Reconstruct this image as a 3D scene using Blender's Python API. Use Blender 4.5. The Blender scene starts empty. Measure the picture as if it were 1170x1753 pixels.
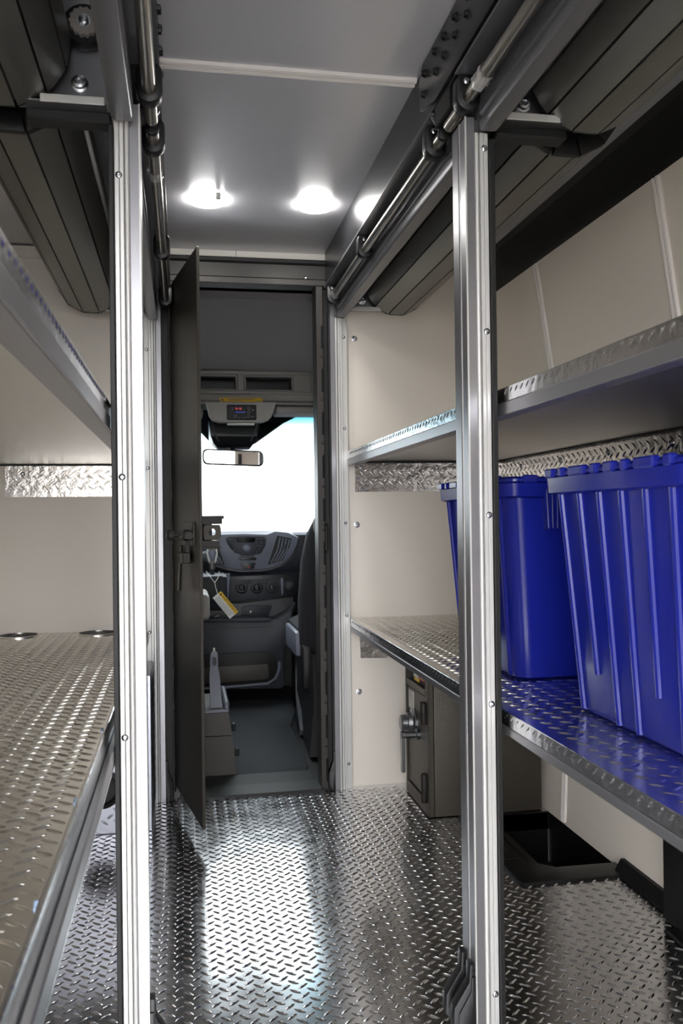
import bpy, bmesh, math, random
from mathutils import Vector, Matrix
C = bpy.context.scene.collection
SC = bpy.context.scene
PI = math.pi
random.seed(7)

# ------------------------------------------------------------------ camera, sky, exposure
cam = bpy.data.cameras.new('camera')
cam.sensor_fit = 'VERTICAL'; cam.sensor_height = 36.0; cam.lens = 1500 / 1753 * 36.0
cam.clip_start = 0.02
cam.dof.use_dof = True; cam.dof.focus_distance = 2.3; cam.dof.aperture_fstop = 9.0
camo = bpy.data.objects.new('camera', cam); C.objects.link(camo)
YAW, PITCH, ROLL = 0.17946, 0.0054, 0.0125
R_ = Vector((math.cos(YAW), -math.sin(YAW), 0))
F_ = Vector((math.sin(YAW) * math.cos(PITCH), math.cos(YAW) * math.cos(PITCH), math.sin(PITCH)))
U_ = R_.cross(F_)
cr, sr = math.cos(ROLL), math.sin(ROLL)
XR, XU = R_ * cr - U_ * sr, R_ * sr + U_ * cr
camo.matrix_world = Matrix(((XR.x, XU.x, -F_.x, 0), (XR.y, XU.y, -F_.y, 0), (XR.z, XU.z, -F_.z, 1.0), (0, 0, 0, 1)))
SC.camera = camo

w = bpy.data.worlds.new('overcast_sky'); SC.world = w; w.use_nodes = True
bg = w.node_tree.nodes['Background']
bg.inputs['Color'].default_value = (0.96, 0.97, 1.0, 1); bg.inputs['Strength'].default_value = 11.0
SC.view_settings.view_transform = 'Standard'; SC.view_settings.look = 'None'
SC.view_settings.gamma = 1.0; SC.view_settings.use_curve_mapping = False
SC.view_settings.exposure = 0.12
SC.cycles.sample_clamp_indirect = 8.0
SC.cycles.max_bounces = 12; SC.cycles.diffuse_bounces = 6; SC.cycles.glossy_bounces = 6
SC.cycles.transparent_max_bounces = 12
SC.cycles.caustics_reflective = True

# ------------------------------------------------------------------ materials
def s2l(c):
    return tuple(((v / 255) / 12.92 if v <= 10 else (((v / 255) + .055) / 1.055) ** 2.4) for v in c)
def mat(name, rgb, rough=.5, metal=0., bump=None, spec=.5, var=0., vscale=6., emit=None, coat=0., stretch=None, rvar=0.):
    m = bpy.data.materials.new(name); m.use_nodes = True
    nt = m.node_tree; b = nt.nodes['Principled BSDF']
    col = (*s2l(rgb), 1)
    b.inputs['Base Color'].default_value = col
    b.inputs['Roughness'].default_value = rough; b.inputs['Metallic'].default_value = metal
    b.inputs['Specular IOR Level'].default_value = spec
    b.inputs['Coat Weight'].default_value = coat
    tc = nt.nodes.new('ShaderNodeTexCoord'); mp = nt.nodes.new('ShaderNodeMapping')
    nt.links.new(tc.outputs['Object'], mp.inputs['Vector'])
    if stretch: mp.inputs['Scale'].default_value = stretch
    if var or rvar:
        n = nt.nodes.new('ShaderNodeTexNoise'); n.inputs['Scale'].default_value = vscale; n.inputs['Detail'].default_value = 5
        nt.links.new(mp.outputs['Vector'], n.inputs['Vector'])
        if var:
            mx = nt.nodes.new('ShaderNodeMix'); mx.data_type = 'RGBA'
            mx.inputs['A'].default_value = tuple(max(0, v * (1 - var)) for v in col[:3]) + (1,)
            mx.inputs['B'].default_value = tuple(min(1, v * (1 + var)) for v in col[:3]) + (1,)
            nt.links.new(n.outputs['Fac'], mx.inputs['Factor']); nt.links.new(mx.outputs['Result'], b.inputs['Base Color'])
        if rvar:
            mr = nt.nodes.new('ShaderNodeMapRange'); mr.inputs['From Min'].default_value = .3; mr.inputs['From Max'].default_value = .7
            mr.inputs['To Min'].default_value = max(.02, rough - rvar); mr.inputs['To Max'].default_value = rough + rvar
            nt.links.new(n.outputs['Fac'], mr.inputs['Value']); nt.links.new(mr.outputs['Result'], b.inputs['Roughness'])
    if bump:
        sc_, st = bump
        n2 = nt.nodes.new('ShaderNodeTexNoise'); n2.inputs['Scale'].default_value = sc_; n2.inputs['Detail'].default_value = 3
        bp = nt.nodes.new('ShaderNodeBump'); bp.inputs['Strength'].default_value = st; bp.inputs['Distance'].default_value = .004
        nt.links.new(mp.outputs['Vector'], n2.inputs['Vector'])
        nt.links.new(n2.outputs['Fac'], bp.inputs['Height']); nt.links.new(bp.outputs['Normal'], b.inputs['Normal'])
    if emit:
        b.inputs['Emission Color'].default_value = (*emit[0], 1); b.inputs['Emission Strength'].default_value = emit[1]
    return m

M = {}
M['tread'] = mat('bright_tread_plate', (222, 222, 224), .16, 1., bump=(7, .06), var=.05, vscale=12, rvar=.04)
M['shelf'] = mat('shelf_aluminium', (236, 234, 229), .24, 1., bump=(7, .03), var=.04, vscale=9, rvar=.04)
M['shelf_under'] = mat('mill_finish_aluminium', (214, 212, 206), .30, 1., bump=(16, .14), stretch=(.35, 2.2, 1), var=.05, vscale=22)
M['lip'] = mat('shelf_lip_aluminium', (205, 205, 206), .22, 1., bump=(40, .35), var=.08, vscale=40)
M['plate'] = mat('bracket_tread_aluminium', (196, 192, 188), .2, 1., bump=(38, .55), var=.08, vscale=20)
M['alu'] = mat('satin_anodised_aluminium', (150, 149, 152), .34, .8)
M['alu_light'] = mat('pale_aluminium_strip', (212, 211, 208), .40, .4)
M['alu_dark'] = mat('grey_extrusion', (104, 104, 108), .34, .45, var=.04, vscale=30, stretch=(1, .05, 1))
M['steel'] = mat('zinc_steel', (150, 151, 154), .33, 1., var=.1, vscale=24)
M['chrome'] = mat('polished_tube', (176, 173, 166), .30, 1., stretch=(1, .05, 1), var=.05, vscale=60)
M['screw'] = mat('zinc_screw', (190, 192, 196), .25, 1.)
M['bluezinc'] = mat('blue_zinc_bolt', (150, 170, 205), .25, 1.)
M['frp'] = mat('white_wall_panel', (241, 233, 222), .42, 0., bump=(260, .10), var=.015, vscale=3)
M['vinyl'] = mat('white_joint_strip', (232, 226, 220), .4, 0.)
M['ceil'] = mat('ceiling_panel', (206, 205, 208), .30, .25, bump=(30, .03), stretch=(4, .3, 1), var=.03, vscale=4)
M['fascia'] = mat('ceiling_fascia', (226, 222, 214), .45, 0., var=.03, vscale=8)
M['black'] = mat('black_rubber', (9, 9, 10), .55, 0., var=.15, vscale=40)
M['blackpl'] = mat('black_plastic', (13, 13, 15), .38, 0., var=.1, vscale=60, bump=(300, .05))
M['beam'] = mat('dark_painted_beam', (46, 46, 49), .30, .55, var=.05, vscale=20, stretch=(1, .06, 1))
M['frame'] = mat('bronze_painted_frame', (52, 49, 46), .42, .2, var=.06, vscale=12)
M['door'] = mat('bronze_painted_door', (58, 55, 49), .40, .25, var=.05, vscale=8)
M['slat'] = mat('anodised_shutter_slat', (116, 115, 110), .38, .75, var=.04, vscale=25, stretch=(1, .05, 1))
M['slat_edge'] = mat('slat_joint', (14, 14, 13), .5, .3)
M['safe'] = mat('safe_hammer_paint', (76, 72, 65), .45, .35, var=.10, vscale=120, bump=(160, .18))
M['safe_dk'] = mat('safe_recess_paint', (50, 47, 43), .5, .2, var=.08, vscale=100)
M['label'] = mat('pale_label', (205, 203, 198), .5)
M['white'] = mat('white_paper', (235, 235, 230), .55)
M['yellow'] = mat('yellow_print', (232, 186, 30), .5)
M['ink'] = mat('black_ink', (22, 20, 16), .6)
M['greyink'] = mat('grey_ink', (120, 120, 124), .6)
M['red'] = mat('red_plastic', (150, 28, 22), .4)
M['cabgrey'] = mat('dash_grey', (112, 115, 130), .42, 0., var=.04, vscale=30, bump=(400, .08))
M['cabdark'] = mat('dash_charcoal', (46, 48, 57), .48, 0., var=.05, vscale=30, bump=(400, .10))
M['cabblack'] = mat('dash_black', (18, 19, 22), .35, 0., var=.08, vscale=30)
M['cablight'] = mat('cab_trim_grey', (150, 145, 140), .5, 0., var=.03, vscale=20)
M['headliner'] = mat('headliner_fabric', (160, 155, 156), .9, 0., var=.06, vscale=220, bump=(380, .2), spec=.1)
M['seat'] = mat('seat_fabric', (50, 50, 54), .85, 0., var=.12, vscale=160, bump=(300, .3), spec=.2)
M['seatbl'] = mat('seat_shell', (20, 20, 22), .5, 0., var=.1, vscale=20)
M['mat'] = mat('floor_mat', (50, 53, 58), .75, 0., var=.10, vscale=120, bump=(200, .3))
M['brakebox'] = mat('brake_box_plastic', (70, 66, 61), .5, 0., var=.04, vscale=40)
M['lever'] = mat('brake_lever_grey', (104, 108, 118), .4, .1)
M['mirror'] = mat('mirror_glass', (235, 235, 236), .015, 1.)
M['screen'] = mat('dark_screen', (5, 5, 7), .3, 0., spec=.15)
M['box_tread'] = mat('dull_tread_plate', (150, 152, 160), .34, 1., bump=(9, .08), var=.06, vscale=14)
M['led'] = mat('led_lens', (255, 255, 255), .3, emit=((1, .98, .95), 75.))
M['ledred'] = mat('red_indicator', (120, 20, 20), .4, emit=((1, .08, .1), .25))
M['ledblue'] = mat('blue_indicator', (30, 40, 160), .4, emit=((.1, .15, 1), .35))
M['ground'] = mat('pale_concrete_lot', (112, 110, 107), .8, 0., var=.08, vscale=3)
M['body'] = mat('van_body_white', (222, 222, 220), .3, 0.)
def bin_mat():
    m = mat('blue_translucent_plastic', (26, 38, 150), .24, 0., spec=.5, bump=(120, .03))
    nt = m.node_tree; b = nt.nodes['Principled BSDF']; out = nt.nodes['Material Output']
    tr = nt.nodes.new('ShaderNodeBsdfTranslucent'); tr.inputs['Color'].default_value = (*s2l((60, 80, 225)), 1)
    mx = nt.nodes.new('ShaderNodeMixShader'); mx.inputs[0].default_value = .24
    nt.links.new(b.outputs[0], mx.inputs[1]); nt.links.new(tr.outputs[0], mx.inputs[2]); nt.links.new(mx.outputs[0], out.inputs['Surface'])
    return m
M['bin'] = bin_mat()
def glass_mat(name, tint=False):
    m = bpy.data.materials.new(name); m.use_nodes = True; nt = m.node_tree; nt.nodes.clear()
    out = nt.nodes.new('ShaderNodeOutputMaterial'); t = nt.nodes.new('ShaderNodeBsdfTransparent'); g = nt.nodes.new('ShaderNodeBsdfGlossy')
    g.inputs['Roughness'].default_value = .02
    mx = nt.nodes.new('ShaderNodeMixShader'); fr = nt.nodes.new('ShaderNodeFresnel'); fr.inputs['IOR'].default_value = 1.45
    nt.links.new(fr.outputs[0], mx.inputs[0]); nt.links.new(t.outputs[0], mx.inputs[1]); nt.links.new(g.outputs[0], mx.inputs[2])
    nt.links.new(mx.outputs[0], out.inputs['Surface'])
    t.inputs['Color'].default_value = (.5, .53, .52, 1)
    if tint:   # the shade band dyed into the top of the screen
        tc = nt.nodes.new('ShaderNodeTexCoord'); sp = nt.nodes.new('ShaderNodeSeparateXYZ'); rp = nt.nodes.new('ShaderNodeValToRGB')
        mr = nt.nodes.new('ShaderNodeMapRange'); mr.inputs['From Min'].default_value = .52; mr.inputs['From Max'].default_value = .66
        nt.links.new(tc.outputs['Object'], sp.inputs[0]); nt.links.new(sp.outputs['Z'], mr.inputs['Value'])
        nt.links.new(mr.outputs['Result'], rp.inputs[0]); nt.links.new(rp.outputs[0], t.inputs['Color'])
        rp.color_ramp.elements[0].color = (.74, .77, .77, 1); rp.color_ramp.elements[1].color = (.07, .22, .27, 1)
    return m
M['glass'] = glass_mat('side_glass'); M['windscreen'] = glass_mat('windscreen_glass', True)
def wrap_mat():
    m = bpy.data.materials.new('clear_film'); m.use_nodes = True; nt = m.node_tree
    b = nt.nodes['Principled BSDF']; b.inputs['Base Color'].default_value = (.9, .88, .86, 1); b.inputs['Roughness'].default_value = .2
    b.inputs['Alpha'].default_value = .4
    return m
M['wrap'] = wrap_mat()

# ------------------------------------------------------------------ mesh helpers
class MB:
    def __init__(s): s.bm = bmesh.new()
    def box(s, x0, x1, y0, y1, z0, z1, b=0, seg=1):
        m = Matrix.Translation(((x0 + x1) / 2, (y0 + y1) / 2, (z0 + z1) / 2)) @ Matrix.Diagonal((abs(x1 - x0), abs(y1 - y0), abs(z1 - z0), 1))
        r = bmesh.ops.create_cube(s.bm, size=1, matrix=m)
        if b:
            es = {e for v in r['verts'] for e in v.link_edges}
            bmesh.ops.bevel(s.bm, geom=list(es), offset=b, segments=seg, affect='EDGES', profile=.5)
        return s
    def prism(s, pts, axis, a0, a1, b=0):
        def w_(p, a):
            return (a, p[0], p[1]) if axis == 'x' else (p[0], a, p[1]) if axis == 'y' else (p[0], p[1], a)
        A = [s.bm.verts.new(w_(p, a0)) for p in pts]; B = [s.bm.verts.new(w_(p, a1)) for p in pts]
        n = len(pts); fs = [s.bm.faces.new(A), s.bm.faces.new(B[::-1])]
        for i in range(n):
            fs.append(s.bm.faces.new((A[i], B[i], B[(i + 1) % n], A[(i + 1) % n])))
        bmesh.ops.recalc_face_normals(s.bm, faces=fs)
        if b:
            es = [e for e in fs[0].edges] + [e for e in fs[1].edges]
            bmesh.ops.bevel(s.bm, geom=es, offset=b, segments=2, affect='EDGES', profile=.5)
        return s
    def loft(s, rings, cap=True):
        vs = [[s.bm.verts.new(p) for p in r] for r in rings]; fs = []
        n = len(vs[0])
        for a, b_ in zip(vs, vs[1:]):
            for i in range(n): fs.append(s.bm.faces.new((a[i], a[(i + 1) % n], b_[(i + 1) % n], b_[i])))
        if cap: fs += [s.bm.faces.new(vs[0][::-1]), s.bm.faces.new(vs[-1])]
        bmesh.ops.recalc_face_normals(s.bm, faces=fs)
        return s
    def lathe(s, prof, o, d, n=20):           # prof: (radius, height along d)
        d = Vector(d).normalized(); o = Vector(o)
        a = d.orthogonal().normalized(); b_ = d.cross(a)
        return s.loft([[o + d * h + (a * math.cos(2 * PI * i / n) + b_ * math.sin(2 * PI * i / n)) * max(r, 1e-4) for i in range(n)] for r, h in prof])
    def cyl(s, p0, p1, r, n=16, r1=None):
        p0, p1 = Vector(p0), Vector(p1); L = (p1 - p0).length
        return s.lathe([(r, 0), (r1 if r1 is not None else r, L)], p0, p1 - p0, n)
    def sweep(s, pts, r, n=8):
        pts = [Vector(p) for p in pts]; rings = []
        up = None
        for i, p in enumerate(pts):
            t = (pts[min(i + 1, len(pts) - 1)] - pts[max(i - 1, 0)]).normalized()
            a = t.orthogonal().normalized() if up is None else (up - t * up.dot(t)).normalized()
            up = a; b_ = t.cross(a)
            rings.append([p + (a * math.cos(2 * PI * k / n) + b_ * math.sin(2 * PI * k / n)) * r for k in range(n)])
        return s.loft(rings)
    def screw(s, p, d, r=.006, h=.003):
        return s.lathe([(r, 0), (r, h * .35), (r * .75, h * .85), (r * .45, h), (r * .40, h * .55), (.0002, h * .5)], p, d, 12)
    def hexbolt(s, p, d, r=.009, h=.007):
        s.lathe([(r * 1.35, 0), (r * 1.35, h * .2)], p, d, 16)
        return s.lathe([(r, h * .2), (r, h), (r * .8, h * 1.12)], p, d, 6)

def wloc(o):
    v = Vector((0, 0, 0))
    while o is not None: v += o.location; o = o.parent
    return v
def obj(name, mb, m, parent=None, local=False, loc=None, smooth=35):
    me = bpy.data.meshes.new(name)
    if isinstance(mb, MB): mb.bm.to_mesh(me); mb.bm.free()
    else: me.from_pydata(mb[0], [], mb[1])
    off = Vector((0, 0, 0))
    if not local:
        off = wloc(parent) if parent is not None else Vector(loc or (0, 0, 0))
        me.transform(Matrix.Translation(-off))
    me.materials.append(M[m] if isinstance(m, str) else m)
    if smooth:
        for p in me.polygons: p.use_smooth = True
        me.set_sharp_from_angle(angle=math.radians(smooth))
    o = bpy.data.objects.new(name, me); C.objects.link(o)
    if parent is not None: o.parent = parent
    elif not local: o.location = off
    return o
def thing(name, label, cat, loc, group=None, rot=None):
    o = bpy.data.objects.new(name, None); C.objects.link(o); o.location = loc; o.empty_display_size = .05
    if rot: o.rotation_euler = rot
    o['label'] = label; o['category'] = cat
    if group: o['group'] = group
    return o
def tag(o, label, cat, group=None):
    o['label'] = label; o['category'] = cat
    if group: o['group'] = group
    return o
def struct(name, loc=(0, 0, 0), label=None, mb=None, m=None, cat=None):
    if mb is None:
        o = bpy.data.objects.new(name, None); C.objects.link(o); o.location = loc; o.empty_display_size = .05
    else: o = obj(name, mb, m, loc=loc)
    o['kind'] = 'structure'
    if label: o['label'] = label; o['category'] = cat or 'structure'
    return o
def dup(o, parent=None):
    c = o.copy(); C.objects.link(c); c.parent = parent
    for ch in list(o.children): dup(ch, c)
    return c

LO = [(1, 0), (.52, .82), (0, 1), (-.52, .82), (-1, 0), (-.52, -.82), (0, -1), (.52, -.82)]
def lugs(name, parent, m, o, U, V, N, ul, vl, pitch=.037, sc=1., ang=37, skip=None, h=.0024):
    """raised lens shaped treads in the basket layout of tread plate, on the rectangle o + u U + v V"""
    o, U, V, N = Vector(o), Vector(U), Vector(V), Vector(N); vs, fs = [], []
    L, W = .0152 * sc, .0037 * sc
    off = wloc(parent)
    ca, sa = math.cos(math.radians(ang)), math.sin(math.radians(ang))
    nu, nv = int(ul / pitch * 2) + 1, int(vl / pitch * 2) + 1
    for i in range(nu):
        for j in range(nv):
            if (i + j) % 2: continue
            u, v = (i + .5) * pitch / 2, (j + .5) * pitch / 2
            if u + L > ul or v + L > vl or u < L or v < L * .7: continue
            s_ = -1 if i % 2 else 1
            p = o + U * u + V * v
            if skip and skip(p): continue
            b = len(vs)
            for (sx, sy, hh) in ((1, 1, 0), (.62, .42, h * sc)):
                for x, y in LO:
                    x, y = x * L * sx, y * W * sy
                    vs.append(p + U * (x * ca - y * s_ * sa) + V * (x * s_ * sa + y * ca) + N * hh - off)
            for k in range(8): fs.append((b + k, b + (k + 1) % 8, b + 8 + (k + 1) % 8, b + 8 + k))
            fs.append(tuple(b + 8 + k for k in range(8)))
    me = bpy.data.meshes.new(name); me.from_pydata(vs, [], fs); me.materials.append(M[m])
    # orientation check against N
    if me.polygons and me.polygons[0].normal.dot(N) < 0: me.flip_normals()
    for p in me.polygons: p.use_smooth = True
    ob = bpy.data.objects.new(name, me); C.objects.link(ob); ob.parent = parent; ob['kind'] = 'stuff'
    return ob

# ------------------------------------------------------------------ shell of the cargo box
ZC = 1.965                     # ceiling
WR = [(0, 1.200), (.3, 1.214), (.7, 1.216), (1.1, 1.206), (1.47, 1.180), (1.81, 1.130)]   # z, x of the right wall face
def wx(z, side=1):
    for (z0, x0), (z1, x1) in zip(WR, WR[1:]):
        if z <= z1:
            x = x0 + (x1 - x0) * (z - z0) / (z1 - z0); break
    else: x = WR[-1][1]
    return x if side > 0 else .485 - x
YB, YR = 3.2, -0.55            # bulkhead, rear door opening

fl = struct('floor', (0.2, 1, 0), 'bright diamond tread plate floor of the cargo aisle',
            MB().box(-.74, .9, YR, YB, -.06, -.005).box(.9, 1.25, YR, 2.25, -.06, -.005).box(.9, 1.25, 2.79, YB, -.06, -.005), 'black', 'floor')
obj('tread_plate', MB().box(-.735, .9, 2.503, YB, -.005, 0).box(.9, 1.22, 2.79, YB, -.005, 0), 'tread', fl)
obj('tread_plate', MB().prism([(-.735, .905), (1.22, .905), (1.22, 2.25), (.915, 2.25), (.9, 2.27), (.9, 2.5), (-.735, 2.5)], 'z', -.005, 0), 'tread', fl)
obj('tread_plate', MB().box(-.735, 1.22, YR, .902, -.005, 0), 'tread', fl)
lugs('tread_lugs', fl, 'tread', (-.73, 1.15, 0), (1, 0, 0), (0, 1, 0), (0, 0, 1), 1.93, 2.04,
     skip=lambda p: (p.x > .885 and 2.235 < p.y < 2.81) or abs(p.y - 2.5) < .006 or (p.x > .79 and p.y > 2.8) or (p.x < -.11 and p.y > 2.88))

def wall(side, name, label):
    pts = [(wx(z, side), z) for z, _ in WR]
    d = .04 * side
    out = [(x + d, z) for x, z in pts[::-1]]
    return struct(name, (pts[0][0], 1, 0), label, MB().prism(pts + out, 'y', YR, YB + .02), 'frp', 'wall')
wall(1, 'wall_right', 'cream wall panels behind the blue totes'); wall(-1, 'wall_left', 'cream wall behind the shelves opposite the totes')
tn = 0
def joint(side, y):
    global tn; tn += 1
    mb = MB()
    for dy in (-.0085, .0085):
        mb.sweep([(wx(z, side) - side * .002, y + dy, z) for z in (.01, .3, .7, 1.1, 1.3, 1.47, 1.65, 1.806)], .0075, 8)
    mb2 = [(wx(z, side), z) for z, _ in WR]
    struct('trim_%d' % tn, (wx(0, side), y, 0), 'white double bead strip over the %s joint of the %s wall' % ({2.66: 'far', 1.93: 'middle', 1.1: 'near'}[y], 'tote side' if side > 0 else 'other'), mb, 'vinyl', 'trim')
for y in (2.66, 1.93, 1.1): joint(1, y)
for y in (2.66, 1.93): joint(-1, y)
for side, nm in ((1, 'right'), (-1, 'left')):
    tn += 1
    x = 1.135 if side > 0 else .485 - 1.135
    struct('trim_%d' % tn, (x, 1, 1.8), 'black unlined band between wall panel and ceiling, %s' % ('tote side' if side > 0 else 'opposite the totes'),
           MB().prism([(x, 1.806), (x - side * .01, 1.825), (x - side * .012, 1.95), (x - side * .03, 1.97), (x + side * .06, 1.97), (x + side * .06, 1.806)], 'y', YR, YB), 'black', 'trim')
struct('ceiling', (.24, 1, ZC), 'grey satin ceiling panel with two bright lights', MB().box(-.75, 1.25, YR, YB + .05, ZC, ZC + .05), 'ceil', 'ceiling')
tn += 1
mb = MB()
for dy in (-.009, .009): mb.sweep([(x, 1.88 + dy, ZC - .001) for x in (-.05, .1, .25, .4, .52)], .0085, 8)
struct('trim_%d' % tn, (.24, 1.88, ZC), 'white double bead strip across the ceiling', mb, 'vinyl', 'trim')
tn += 1
struct('trim_%d' % tn, (.24, 3.19, 1.94), 'white fascia strip between ceiling and dark header', MB().box(-.05, .2, 3.175, 3.198, 1.936, ZC).box(.2015, .53, 3.175, 3.198, 1.936, ZC), 'fascia', 'trim')

rd = struct('added_rear_door', (.85, YR, 0), 'unseen right hand rear door added behind the viewer to block daylight', cat='door')  # unseen closed leaf, added to keep rear daylight off the tote side
obj('leaf', MB().box(.38, 1.25, YR - .05, YR, 0, ZC, .004), 'frp', rd)
obj('latch_bar', MB().box(.42, .46, YR, YR + .02, .2, 1.7, .004), 'blackpl', rd)
# bulkhead -------------------------------------------------------
wf = struct('wall_front', (.24, YB, 0), 'bulkhead of cream panels and bronze doorway frame at the aisle end')
obj('panel', MB().box(.598, 1.26, YB, YB + .03, 0, 1.96), 'frp', wf)
obj('panel', MB().box(-.78, -.098, YB, YB + .03, 0, 1.96), 'frp', wf)
obj('panel_seam', MB().box(-.72, -.098, YB - .004, YB, 1.915, 1.921), 'vinyl', wf)
obj('header', MB().box(-.11, .60, 3.165, 3.23, 1.868, 1.922, .002).box(-.11, .60, 3.155, 3.23, 1.843, 1.866, .002).box(-.05, .53, 3.23, 3.26, 1.88, 1.96), 'frame', wf)
obj('header_seal', MB().box(-.06, .53, 3.15, 3.2, 1.919, 1.937, .004), 'black', wf)
obj('header_screw', MB().screw((.452, 3.165, 1.873), (0, -1, 0), .007, .004), 'screw', wf)
for x0, x1, xs in ((.487, .5135, .5085), (-.043, -.018, -.036)):
    j = obj('jamb', MB().box(x0, x1, 3.16, 3.25, 0, 1.845, .002), 'frame', wf)
    for k in range(11):
        z = 1.66 - .158 * k
        obj('weld_slot', MB().box(xs - .0035, xs + .0035, 3.157, 3.1605, z - .045, z + .04, .003), 'black', j)
        mbx = MB().screw((xs - .002, 3.1603, z - .075), (0, -1, 0), .0045, .002)
        obj('rivet', mbx, 'black', j)
obj('jamb_recess', MB().box(.5135, .545, 3.185, 3.25, 0, 1.86).box(.532, .538, 3.165, 3.185, 0, 1.75), 'black', wf)
obj('jamb_recess', MB().box(-.07, -.043, 3.185, 3.25, 0, 1.86), 'black', wf)
obj('sill', MB().box(-.03, .50, 3.15, 3.27, -.004, .012, .003), 'seatbl', wf)
obj('sill_pad', MB().box(-.02, .487, 3.27, 3.42, -.01, .006), 'black', wf)
mb = MB()
for z in (1.663, .97, .349): mb.lathe([(.011, 0), (.011, .0015), (.007, .0022)], (.638, YB, z), (0, -1, 0), 14).screw((.638, YB - .002, z), (0, -1, 0), .0075, .005)
obj('panel_screws', mb, 'screw', wf)

# security door, standing open into the aisle ----------------------
dl = Vector((.053 + .035, 2.685 - 3.165, 0)); DL = dl.length; dang = math.atan2(dl.y, dl.x)
dr = thing('door_1', 'bronze metal security door standing open, seen nearly edge on', 'door', (-.035, 3.165, 0), rot=(0, 0, dang)); dr['kind'] = 'structure'
def L(name, mb, m, p=dr): return obj(name, mb, m, p, local=True)
leaf = L('leaf', MB().box(.01, DL, -.003, .004, .06, 1.825, .001), 'door')
L('edge_hem', MB().box(DL - .010, DL + .001, -.0045, .0055, .06, 1.825, .001), 'door')
L('hinge_rod', MB().cyl((0, 0, .06), (0, 0, 1.83), .007, 12), 'frame')
# slam bolt on the face towards the left shelves (local -y)
lk = L('bolt_plate', MB().box(.25, .42, -.012, -.003, .915, .99, .002), 'door')
L('bolt_barrel', MB().cyl((.22, -.024, .948), (.43, -.024, .948), .012, 16).lathe([(.016, 0), (.018, .008), (.018, .02), (.014, .024)], (.38, -.012, .948), (0, -1, 0), 18), 'frame')
L('bolt_knob', MB().lathe([(.009, 0), (.009, .03), (.017, .032), (.017, .048), (.012, .052)], (.30, -.02, .948), (0, -1, 0), 16), 'frame')
L('hasp', MB().box(.31, .35, -.020, -.008, .86, .935, .002).box(.27, .37, -.034, -.008, .858, .893, .003), 'frame')
L('pull_lever', MB().cyl((.30, -.028, .915), (.28, -.034, .77), .008, 12, .010), 'door')
# strike bracket on the cab side face (local +y) with its round hole
st = L('strike_bracket', MB().box(.37, .455, .004, .010, .885, 1.03, .001).prism([(.34, 1.008), (.463, 1.008), (.463, .998), (.34, 1.003)], 'y', .010, .078).box(.35, .45, .012, .070, .905, .914, .001).box(.34, .345, .010, .066, .914, 1.003).box(.345, .457, .010, .074, .982, 1.004).box(.345, .45, .010, .066, .914, .931), 'frame')
mb = MB(); n = 20
cx, cz, hw, hh = .042, .957, .027, .023
inn = [(cx + .011 * math.cos(2 * PI * (k + .5) / n), cz + .011 * math.sin(2 * PI * (k + .5) / n)) for k in range(n)]
outr = []
for k in range(n):
    a = 2 * PI * (k + .5) / n; c_, s_ = math.cos(a), math.sin(a); t = min(hw / max(abs(c_), 1e-6), hh / max(abs(s_), 1e-6)); outr.append((cx + t * c_, cz + t * s_))
rg = []
for xx, ring in ((.455, outr), (.459, outr), (.459, inn), (.455, inn), (.455, outr)): rg.append([(xx, y, z) for y, z in ring])
mb.loft(rg, cap=False)
L('strike_plate', mb, 'safe', dr)

# ------------------------------------------------------------------ ceiling lights
cl = thing('ceiling_light', 'bright recessed ceiling light beside its small switch tab', 'ceiling light', (.084, 2.67, ZC), 'ceiling lights')
obj('bezel', MB().lathe([(.056, 0), (.056, .0015), (.054, .002), (.052, .001), (.052, 0)], (.084, 2.67, ZC), (0, 0, -1), 28), 'white', cl)
obj('lens', MB().lathe([(.0545, .0015), (.051, .011), (.034, .016), (.0, .017)], (.084, 2.67, ZC), (0, 0, -1), 28), 'led', cl)
c2 = dup(cl); c2.location.x = .414; c2['label'] = 'bright recessed ceiling light next to the dark rail above the totes'
obj('switch_tab', MB().box(.106, .122, 2.60, 2.616, ZC - .022, ZC - .002, .003), 'white', cl)

# ------------------------------------------------------------------ ceiling rails with bolted splice plates
def rail(side):
    X = lambda x: x if side > 0 else .478 - x
    r = thing('ceiling_rail', 'dark satin rail along the ceiling edge, %s' % ('above the tote side shutters' if side > 0 else 'above the shutters opposite the totes'), 'rail', (X(.54), 1.5, 1.84), 'ceiling rails')
    a, b = sorted((X(.522), X(.60)))
    obj('rail_body', MB().box(a, b, YR + .1, 3.15, 1.842, ZC, .002), 'beam', r)
    pl = [(.9, 1.962), (1.80, 1.962), (1.83, 1.93), (1.83, 1.875), (1.72, 1.846), (.9, 1.846)]
    a, b = sorted((X(.514), X(.522)))
    sp = obj('splice_plate', MB().prism(pl, 'x', a, b, .001), 'beam', r)
    for y, z in ((1.568, 1.932), (1.638, 1.934), (1.569, 1.899), (1.702, 1.938), (1.64, 1.898), (1.78, 1.932), (1.70, 1.896), (1.787, 1.891), (1.50, 1.932), (1.50, 1.899), (1.43, 1.932), (1.36, 1.899), (1.30, 1.932)):
        obj('bolt', MB().hexbolt((X(.514), y, z), (-side, 0, 0), .0065, .007), 'blackpl', sp)
    a, b = sorted((X(.523), X(.60)))
    obj('hanger_block', MB().box(a, b, 1.64, 1.745, 1.80, 1.842, .002), 'black', r)
rail(1); rail(-1)

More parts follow.
